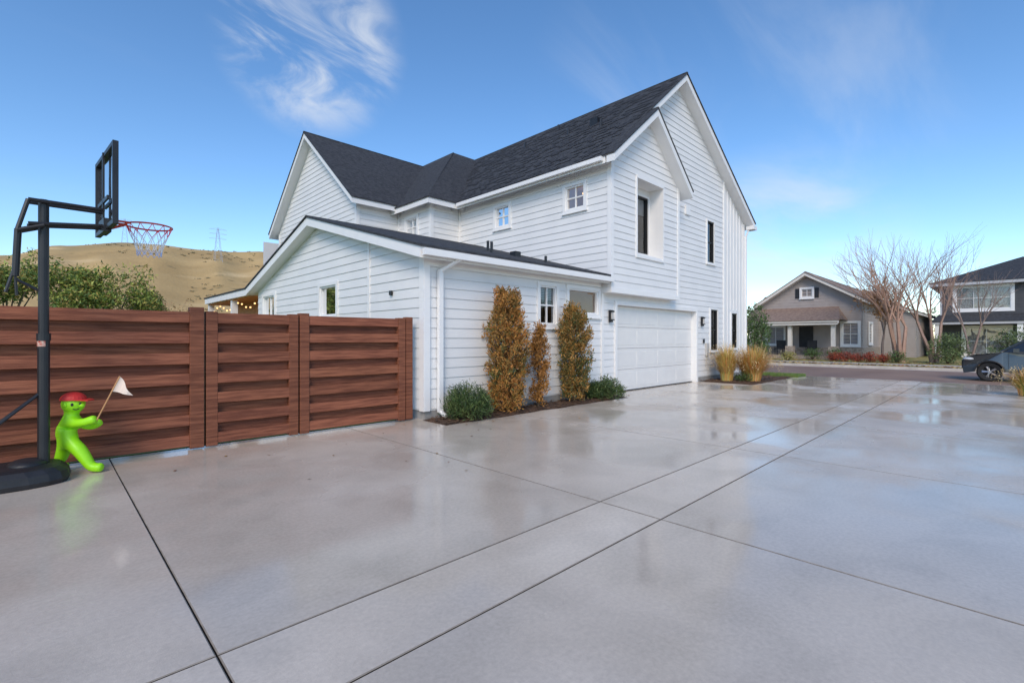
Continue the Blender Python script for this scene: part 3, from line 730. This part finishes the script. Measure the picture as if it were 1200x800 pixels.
hh=MB()
hc=FP(-.05,.77); hh.sphere(hc,(.105,.105,.11),0,nu=20,nv=14)
hh.sphere(FP(.05,.755,-.02),(.03,.03,.028),0); hh.sphere(FP(-.06,.77,-.10),(.02,.02,.03),0)
hh.build('head',[lime],fig,smooth=True)
cp=MB()
i0=len(cp.v)
for a in range(7):
    t=a/6*math.pi/2
    for b in range(20):
        f=6.28318*b/20; cp.v.append(tuple(hc+Vector((.118*math.sin(t)*math.cos(f),.118*math.sin(t)*math.sin(f),.045+.09*math.cos(t)))))
for a in range(6):
    for b in range(20):
        cp.f.append((i0+a*20+b,i0+(a+1)*20+b,i0+(a+1)*20+(b+1)%20,i0+a*20+(b+1)%20));cp.m.append(0);cp.c.append((1,1,1))
cp.extr([hc+s*.06+q*-.1+Vector((0,0,.045)),hc+s*.18+q*-.05+Vector((0,0,.032)),hc+s*.18+q*.05+Vector((0,0,.032)),hc+s*.06+q*.1+Vector((0,0,.045))],(0,0,.012))
cp.build('red_cap',[mk('cap_red',(.6,.03,.02),rough=.5)],fig,smooth=False)
ey=MB()
fv=(s*.75-q*.66).normalized()
for dz,da in((.01,-.35),(.01,.35)):
    dv=(Matrix.Rotation(da,3,'Z')@fv)
    ey.sphere(hc+dv*.103+Vector((0,0,.0)),(.013,.013,.018),0)
ey.tube(hc+(Matrix.Rotation(-.3,3,'Z')@fv)*.095+Vector((0,0,-.05)),hc+fv*.095+Vector((0,0,-.06)),.005,n=5);ey.tube(hc+fv*.095+Vector((0,0,-.06)),hc+(Matrix.Rotation(.3,3,'Z')@fv)*.095+Vector((0,0,-.05)),.005,n=5)
ey.build('face_features',[blackp],fig)
fl=MB(); A=FP(.22,.56,-.07);B=FP(.47,1.08,-.07); fl.tube(A,B,.007,n=6)
fl.build('flag_pole',[mk('pole_orange',(.6,.32,.14),rough=.5)],fig)
ff=MB(); n=8
for i in range(n):
    def rowp(t):
        top=FP(.47,1.08,-.07).lerp(FP(.60,.86,-.07),t); bot=FP(.39,.91,-.07).lerp(FP(.60,.86,-.07),t)
        w=q*.02*math.sin(t*7); return top+w,bot+w
    a,b=rowp(i/n);c,d=rowp((i+1)/n); ff.face([a,b,d,c])
ff.build('pennant_flag',[mk('flag_cloth',(.85,.72,.62),(.8,.66,.55),rough=.8)],fig,smooth=True)

# ================================================================= SUV
car=empty('parked_suv')
paint=mk('grey_car_paint',(.045,.052,.056),(.05,.057,.062),rough=.25,coat=1,metal=.1)
cglass=mk('car_glass',(.01,.012,.015),rough=.04,spec=.8); tire=mk('tyre_rubber',(.015,.015,.016),rough=.8); rimm=mk('alloy',(.45,.46,.48),rough=.3,metal=.9)
CX0,CX1,YF=24.0,25.85,1.10
def arch(c,r=.37,n=10): return [(c+r*math.cos(math.pi*k/n),.33+r*math.sin(math.pi*k/n)) for k in range(n+1)]
fw,rw=.72,3.40
cm=MB()
body=[(.04,.26),(0,.5),(.03,.72),(.12,.86),(.4,.95),(1.05,1.03),(1.6,1.06),(4.3,1.10),(4.5,1.0),(4.56,.7),(4.5,.28)]
body+= [(x,max(z,.25)) for x,z in arch(rw)] + [(x,max(z,.25)) for x,z in arch(fw)]
def CPt(d,x,z): return (x,YF-d,z)
def inset(d):
    if d<.5: return .28*(1-d/.5)**2
    if d>4.1: return .2*((d-4.1)/.45)**2
    return 0
def zin(z): return .0 if z<.75 else (z-.75)*.22
n=len(body)
L_=[CPt(d,CX0+inset(d)+zin(z),z) for d,z in body]; R_=[CPt(d,CX1-inset(d)-zin(z),z) for d,z in body]
cm.face(L_);cm.face(list(reversed(R_)))
for k in range(n):
    j=(k+1)%n; cm.face([L_[k],R_[k],R_[j],L_[j]])
cm.build('body',[paint],car,bevel=.035)
gh=MB()
pf=[(1.0,1.0),(1.75,1.55),(2.2,1.64),(3.6,1.62),(4.1,1.5),(4.45,1.05)]
def gx(z): return .06+(z-1.0)*.42
Lg=[CPt(d,CX0+.08+gx(z)*.9,z) for d,z in pf];Rg=[CPt(d,CX1-.08-gx(z)*.9,z) for d,z in pf]
gh.face(Lg,1);gh.face(list(reversed(Rg)),1)
for k in range(len(pf)):
    j=(k+1)%len(pf); gh.face([Lg[k],Rg[k],Rg[j],Lg[j]],1 if k in(0,4) else 0)
gh.build('greenhouse',[paint,cglass],car,bevel=.03)
pl=MB()
for (d0,z0,d1,z1,w) in((1.0,1.03,1.75,1.56,.04),(2.25,1.05,2.3,1.6,.05),(3.3,1.05,3.4,1.6,.05)):
    for xx,sg in((CX0,1),(CX1,-1)):
        pl.tube(CPt(d0,xx+sg*(.07+gx(z0)*.9),z0),CPt(d1,xx+sg*(.07+gx(z1)*.9),z1),w*.7,n=6)
pl.box((CX0-.14,YF-1.45,1.02),(CX0+.06,YF-1.3,1.16)); pl.box((CX1-.06,YF-1.45,1.02),(CX1+.14,YF-1.3,1.16))
pl.box((CX0-.012,YF-2.9,.3),(CX0+.02,YF-1.2,.4),1); pl.tube((CX0+.35,YF-2.0,1.66),(CX0+.35,YF-3.7,1.66),.02,n=6,m=2);pl.tube((CX1-.35,YF-2.0,1.66),(CX1-.35,YF-3.7,1.66),.02,n=6,m=2)
pl.box((CX0-.004,YF-2.28,.45),(CX0+.01,YF-2.27,1.0),1);pl.box((CX0-.004,YF-1.2,.45),(CX0+.01,YF-1.19,1.0),1);pl.box((CX0-.02,YF-2.2,.86),(CX0+.01,YF-2.02,.89),0)
for cc in(fw,rw):
    for xx in(CX0,CX1):
        for k in range(12):
            a0=math.pi*k/12;a1=math.pi*(k+1)/12
            pl.tube((xx,YF-cc-.385*math.cos(a0),.33+.385*math.sin(a0)),(xx,YF-cc-.385*math.cos(a1),.33+.385*math.sin(a1)),.028,n=6,m=1)
pl.build('pillars_mirrors_cladding',[paint,blackp,rimm],car)
hl=MB(); hl.sphere((CX0+.26,YF-.17,.78),(.2,.16,.06)); hl.sphere((CX1-.26,YF-.17,.78),(.2,.16,.06)); hl.build('headlights',[mk('headlight_lens',(.6,.62,.65),rough=.1)],car,smooth=True)
gl=MB(); gl.box((CX0+.4,YF-.0,.42),(CX1-.4,YF+.02,.72)); gl.build('grille',[blackp],car)
wl=MB()
for cc in(fw,rw):
    for xx,sg in((CX0+.02,1),(CX1-.02,-1)):
        c=Vector((xx,YF-cc,.33))
        for k in range(24):
            a0=6.28318*k/24;a1=6.28318*(k+1)/24
            def W_(a,r,o): return c+Vector((sg*o,math.cos(a)*r,math.sin(a)*r))
            prof_=[(.2,.03),(.3,.0),(.335,.03),(.345,.1),(.335,.2),(.2,.22)]
            for (r0,q0),(r1,q1) in zip(prof_[:-1],prof_[1:]): wl.face([W_(a0,r0,q0),W_(a1,r0,q0),W_(a1,r1,q1),W_(a0,r1,q1)],0)
            wl.face([W_(a0,.205,.03),W_(a1,.205,.03),W_(a1,.19,.09),W_(a0,.19,.09)],1); wl.face([W_(a0,.19,.09),W_(a1,.19,.09),c+Vector((sg*.1,0,0))],0)
        for k in range(5):
            a=6.28318*k/5; 
            for da in(-.12,.12): wl.tube(c+Vector((sg*.03,0,0)),c+Vector((sg*.04,math.cos(a+da)*.2,math.sin(a+da)*.2)),.022,n=5,m=1)
        wl.tube(c+Vector((sg*.015,0,0)),c+Vector((sg*.08,0,0)),.045,n=12,m=1)
wl.build('wheels',[tire,rimm],car)

# ================================================================= NEIGHBOUR HOUSES
taupe=mk('taupe_siding',(.36,.315,.29),(.40,.355,.33),scale=2,rough=.7)
dark=mk('charcoal_siding',(.06,.062,.07),(.08,.082,.09),scale=2,rough=.7)
brown=mk('brown_shingles',(.22,.15,.115),(.31,.22,.17),scale=6,rough=.9,bump=.5,bscale=12)
stone=mk('stone_veneer',(.24,.19,.15),(.42,.35,.29),scale=7,rough=.9,bump=.8,bscale=12)
cream=mk('cream_trim',(.70,.65,.58),(.74,.69,.62),rough=.5)
nb=empty('craftsman_house')
w=MB(); t=MB(); r=MB()
X0,X1,Y0,Y1=40,58,6.8,13.2; ym=10.1
def ng(z): return max(0,(z+.1-4.1)/.667)
siding(w,'X',X0,-1,.9,6.2,lambda z:(max(Y0,Y0-.4+ng(z)),min(Y1,Y1+.4-ng(z))),[],ex=.22)
siding(w,'Y',Y0,-1,.9,4.2,lambda z:(X0,X1),[],ex=.22)
w.box((X0+.95,Y0+.95,0),(X1,Y1,3.9)); 
w.build('siding_walls',[taupe],nb)
sm=MB(); sm.box((X0-.08,Y0-.08,0),(X1,Y0+.5,.9)); sm.box((X0-.08,Y0+.5,0),(X0+.3,Y1,.9)); 
zr=6.3
r1=[(X0-.6,Y0-.4,4.1),(X1+.5,Y0-.4,4.1),(X1+.5,ym,zr),(X0-.6,ym,zr)]; r2=[(X0-.6,ym,zr),(X1+.5,ym,zr),(X1+.5,Y1+.4,4.0),(X0-.6,Y1+.4,4.0)]
roof(t,r,r1,.22,.05); roof(t,r,r2,.22,.05)
roof(t,r,[(37.4,7.6,2.75),(40,8.2,3.75),(40,13.0,3.75),(37.4,13.6,2.75)],.2,.05)
r.face([(37.4,7.6,2.79),(40,7.6,2.79),(40,8.2,3.8)])
for yy in(8.0,10.6,13.2):
    sm.box((37.55,yy-.25,0),(38.05,yy+.25,1.0)); t.box((37.67,yy-.12,1.0),(37.93,yy+.12,2.6))
t.box((37.4,7.7,2.45),(37.6,13.5,2.6)); sm.box((37.5,7.7,0),(40,13.5,.35))
sm.build('stone_base',[stone],nb)
roof(t,r,[(46,4.2,3.4),(57,4.2,3.4),(57,6.75,4.5),(46,6.75,4.5)],.2,.05)
t.build('trim',[cream],nb); r.build('shingle_roof',[brown],nb)
w2=MB(); siding(w2,'Y',4.6,-1,.1,3.4,lambda z:(46.3,56.8),[],ex=.22); siding(w2,'X',46.3,-1,.1,3.5,lambda z:(4.6,6.8),[],ex=.22); w2.build('side_walls',[taupe],nb)
window(nb,'X',X0-.06,-1,ym-.35,ym+.35,4.55,5.15,nv=1,nh=0,trim=.12,name='attic_window',dep=.06)
window(nb,'X',X0-.06,-1,7.0,7.9,1.1,2.6,nv=1,nh=1,trim=.14,cur=.6); window(nb,'X',X0-.06,-1,11.6,12.8,1.1,2.4,nv=1,nh=0,trim=.1)
window(nb,'Y',Y0-.06,-1,42,43.2,1.2,2.6,nh=1,trim=.12,cur=.6)
sh=MB()
for a in((ym-.75,4.5,5.2),(ym+.5,4.5,5.2)): sh.box((X0-.07,a[0],a[1]),(X0-.03,a[0]+.25,a[2]))
sh.box((X0-.06,9.7,.35),(X0-.02,10.6,2.4),0)
sh.build('door_and_shutters',[blackp],nb)
pc=MB()
for yy in(9.2,11.2):
    pc.box((38.3,yy,.75),(38.9,yy+.6,.82));pc.box((38.85,yy,.82),(38.92,yy+.6,1.4))
    for dx in(.03,.55):
        for dy in(.03,.55): pc.box((38.3+dx,yy+dy-.02,.35),(38.33+dx,yy+dy+.02,.95))
pc.build('porch_chairs',[blackp],nb)

dh=empty('charcoal_house')
w=MB(); t=MB(); r=MB()
siding(w,'X',50,-1,.1,5.7,lambda z:(-7,3.5),[(-.3,2.6,3.75,5.35),(-5.4,-2.2,3.75,5.35),(-.2,2.1,.35,2.3),(-5.2,-2.4,.35,2.3)],ex=.2)
w.face([(50,3.5,0),(62,3.5,0),(62,3.5,5.7),(50,3.5,5.7)]); w.face([(50,-7,0),(62,-7,0),(62,-7,5.7),(50,-7,5.7)]); w.face([(62,-7,0),(62,3.5,0),(62,3.5,5.7),(62,-7,5.7)])
w.build('siding_walls',[dark],dh)
c=[(49.4,4.1,5.75),(62.6,4.1,5.75),(62.6,-7.6,5.75),(49.4,-7.6,5.75)]; a=(55,-1.0,7.9);b=(57,-2.5,7.9)
roof(t,r,[c[0],c[3],b,a],.22,.03);roof(t,r,[c[1],c[0],a],.22,.03);roof(t,r,[c[2],c[1],a,b],.22,.03);roof(t,r,[c[3],c[2],b],.22,.03)
roof(t,r,[(48.2,3.9,2.75),(50,3.6,3.3),(50,-7,3.3),(48.2,-7.3,2.75)],.18,.03)
t.box((49.95,3.4,.1),(50.0,3.52,5.5))
t.build('trim',[mk('grey_trim',(.5,.5,.52),(.45,.45,.47))],dh); r.build('shingle_roof',[shing],dh)
for (y0,y1,z0,z1,k) in((-.3,2.6,3.75,5.35,2),(-.2,2.1,.35,2.3,1),(-5.4,-2.2,3.75,5.35,2),(-5.2,-2.4,.35,2.3,1)):
    window(dh,'X',50,-1,y0,y1,z0,z1,nv=k,nh=1,trim=.2,cur=.98)
ps=MB(); ps.box((48.3,3.4,0),(48.6,3.7,2.6)); ps.box((48.3,-.9,0),(48.6,-.6,2.6)); ps.build('porch_posts',[trimw],dh)
h3=empty('distant_house'); w=MB();r=MB();t=MB()
w.box((70,12,0),(82,24,4.6)); w.build('walls',[taupe],h3)
roof(t,r,[(69.4,11.4,4.6),(69.4,24.6,4.6),(76,24.6,7.6),(76,11.4,7.6)],.2); roof(t,r,[(76,11.4,7.6),(76,24.6,7.6),(82.6,24.6,4.6),(82.6,11.4,4.6)],.2)
t.build('trim',[cream],h3); r.build('roof',[brown],h3)

fl=MB()
for i in range(60):
    x=random.uniform(.8,16);y=7.4-abs(random.gauss(0,1.3)); 
    if y<.3: continue
    if x>5 and y>6.7: continue
    a=random.random()*6.28; sz=random.uniform(.015,.035); c=random.choice([(.25,.11,.05),(.36,.2,.07),(.16,.1,.05)])
    p=Vector((x,y,.006)); u=Vector((math.cos(a),math.sin(a),0))*sz; v=Vector((-math.sin(a),math.cos(a),.25))*sz*.6
    fl.face([p-u,p-v*.8+Vector((0,0,.004)),p+u,p+v],0,c)
fl.build('fallen_leaves',[leafm])
fl=MB()
for i in range(1300):
    x=random.choice([random.uniform(30.7,32.1),random.uniform(33.7,39)]); y=random.uniform(-3,14)
    a=random.random()*6.28; sz=random.uniform(.05,.1); c=random.choice([(.4,.25,.09),(.5,.34,.1),(.35,.16,.06)])
    p=Vector((x,y,.13)); u=Vector((math.cos(a),math.sin(a),.2))*sz; v=Vector((-math.sin(a),math.cos(a),.5))*sz*.6
    fl.face([p-u,p-v,p+u,p+v],0,c)
fl.build('lawn_leaves',[leafm])

# ================================================================= origins for top-level objects
bpy.context.view_layer.update()
for o in list(S.objects):
    if o.parent: continue
    if o.type=='EMPTY':
        pts=[c.matrix_world@Vector(b) for c in o.children for b in c.bound_box]
    elif o.type=='MESH': pts=[Vector(b) for b in o.bound_box]
    else: continue
    if not pts: continue
    mn=Vector([min(p[i] for p in pts) for i in range(3)]);mx=Vector([max(p[i] for p in pts) for i in range(3)])
    c=Vector(((mn.x+mx.x)/2,(mn.y+mx.y)/2,mn.z))
    if o.type=='EMPTY':
        o.location=c
        for ch_ in o.children: ch_.matrix_parent_inverse=Matrix.Translation(-c)
    else:
        o.data.transform(Matrix.Translation(-c)); o.location=c

# ================================================================= WORLD / LIGHT
sun_dir=Vector((-.62,-.50,.62)).normalized()
el=math.asin(sun_dir.z); az=math.atan2(sun_dir.x,sun_dir.y)
wd=bpy.data.worlds.new('World'); S.world=wd; wd.use_nodes=True
nt=wd.node_tree;N=nt.nodes;L=nt.links
bg=N['Background']; bg.inputs[1].default_value=.15
sky=N.new('ShaderNodeTexSky'); sky.sky_type='NISHITA'; sky.sun_disc=False; sky.sun_elevation=el; sky.sun_rotation=az
sky.air_density=1.0; sky.dust_density=.4; sky.ozone_density=2.0; sky.altitude=800
hs=N.new('ShaderNodeHueSaturation'); hs.inputs['Saturation'].default_value=1.18; hs.inputs['Value'].default_value=1.42
L.new(sky.outputs[0],hs.inputs['Color'])
tc=N.new('ShaderNodeTexCoord')
sep=N.new('ShaderNodeSeparateXYZ'); L.new(tc.outputs['Generated'],sep.inputs[0])
def M(op,a=None,b=None,c=None,clamp=False):
    m=N.new('ShaderNodeMath'); m.operation=op; m.use_clamp=clamp
    for i,v in enumerate((a,b,c)):
        if v is None: continue
        if isinstance(v,(int,float)): m.inputs[i].default_value=v
        else: L.new(v,m.inputs[i])
    return m.outputs[0]
zz=M('ADD',M('MAXIMUM',sep.outputs[2],0),.18)
cx_=M('DIVIDE',sep.outputs[0],zz); cy_=M('DIVIDE',sep.outputs[1],zz)
cmb=N.new('ShaderNodeCombineXYZ'); L.new(cx_,cmb.inputs[0]); L.new(cy_,cmb.inputs[1])
def clouds(rot,scale,lo,hi,dist):
    mp=N.new('ShaderNodeMapping'); mp.inputs['Rotation'].default_value=(0,0,math.radians(rot)); mp.inputs['Scale'].default_value=scale
    L.new(cmb.outputs[0],mp.inputs[0])
    n=N.new('ShaderNodeTexNoise'); n.inputs['Scale'].default_value=1; n.inputs['Detail'].default_value=7; n.inputs['Roughness'].default_value=.58; n.inputs['Distortion'].default_value=dist
    L.new(mp.outputs[0],n.inputs['Vector'])
    r=N.new('ShaderNodeMapRange'); r.interpolation_type='SMOOTHSTEP'; r.inputs[1].default_value=lo; r.inputs[2].default_value=hi
    L.new(n.outputs['Fac'],r.inputs[0]); return r.outputs[0]
def mask(d,lo,hi):
    d=Vector(d).normalized(); v=N.new('ShaderNodeVectorMath'); v.operation='DOT_PRODUCT'; v.inputs[1].default_value=d
    L.new(tc.outputs['Generated'],v.inputs[0])
    r=N.new('ShaderNodeMapRange'); r.interpolation_type='SMOOTHSTEP'; r.inputs[1].default_value=lo; r.inputs[2].default_value=hi
    L.new(v.outputs['Value'],r.inputs[0]); return r.outputs[0]
cA=M('MULTIPLY',clouds(75,(2.2,4.6,1),.38,.70,1.3),mask((.36,.90,.55),.987,.999))
cB=M('MULTIPLY',clouds(-35,(.9,3.2,1),.42,.8,.6),mask((1.03,.40,.50),.93,.99))
cC=M('MULTIPLY',clouds(50,(.8,2.2,1),.5,.9,.5),.05)
cE=M('MULTIPLY',clouds(10,(1.2,1.8,1),.38,.7,.4),mask((1.085,.33,.16),.975,.998))
tot=M('ADD',M('ADD',M('MULTIPLY',cA,.8),M('MULTIPLY',cB,.22)),M('ADD',cC,M('MULTIPLY',cE,.55)),clamp=True)
mx=N.new('ShaderNodeMix'); mx.data_type='RGBA'; L.new(tot,mx.inputs[0]); L.new(hs.outputs[0],mx.inputs[6]); mx.inputs[7].default_value=(5.4,5.7,6.1,1)
L.new(mx.outputs[2],bg.inputs[0])
sl=bpy.data.lights.new('sun','SUN'); sl.energy=2.3; sl.angle=math.radians(26); sl.color=(1,.86,.70)
so=bpy.data.objects.new('sun',sl); S.collection.objects.link(so); so.rotation_euler=(-sun_dir).to_track_quat('-Z','Y').to_euler(); so.location=(-10,-10,20)

# ================================================================= CAMERA
cd=bpy.data.cameras.new('camera'); cd.sensor_width=36; cd.lens=563/1200*36; cd.clip_end=5000; cd.clip_start=.05
cd.shift_y=-3/1200
co=bpy.data.objects.new('camera',cd); S.collection.objects.link(co); co.location=(0,0,1.5)
fwd=Vector((.698,.716,0)); co.rotation_euler=fwd.to_track_quat('-Z','Y').to_euler()
S.camera=co
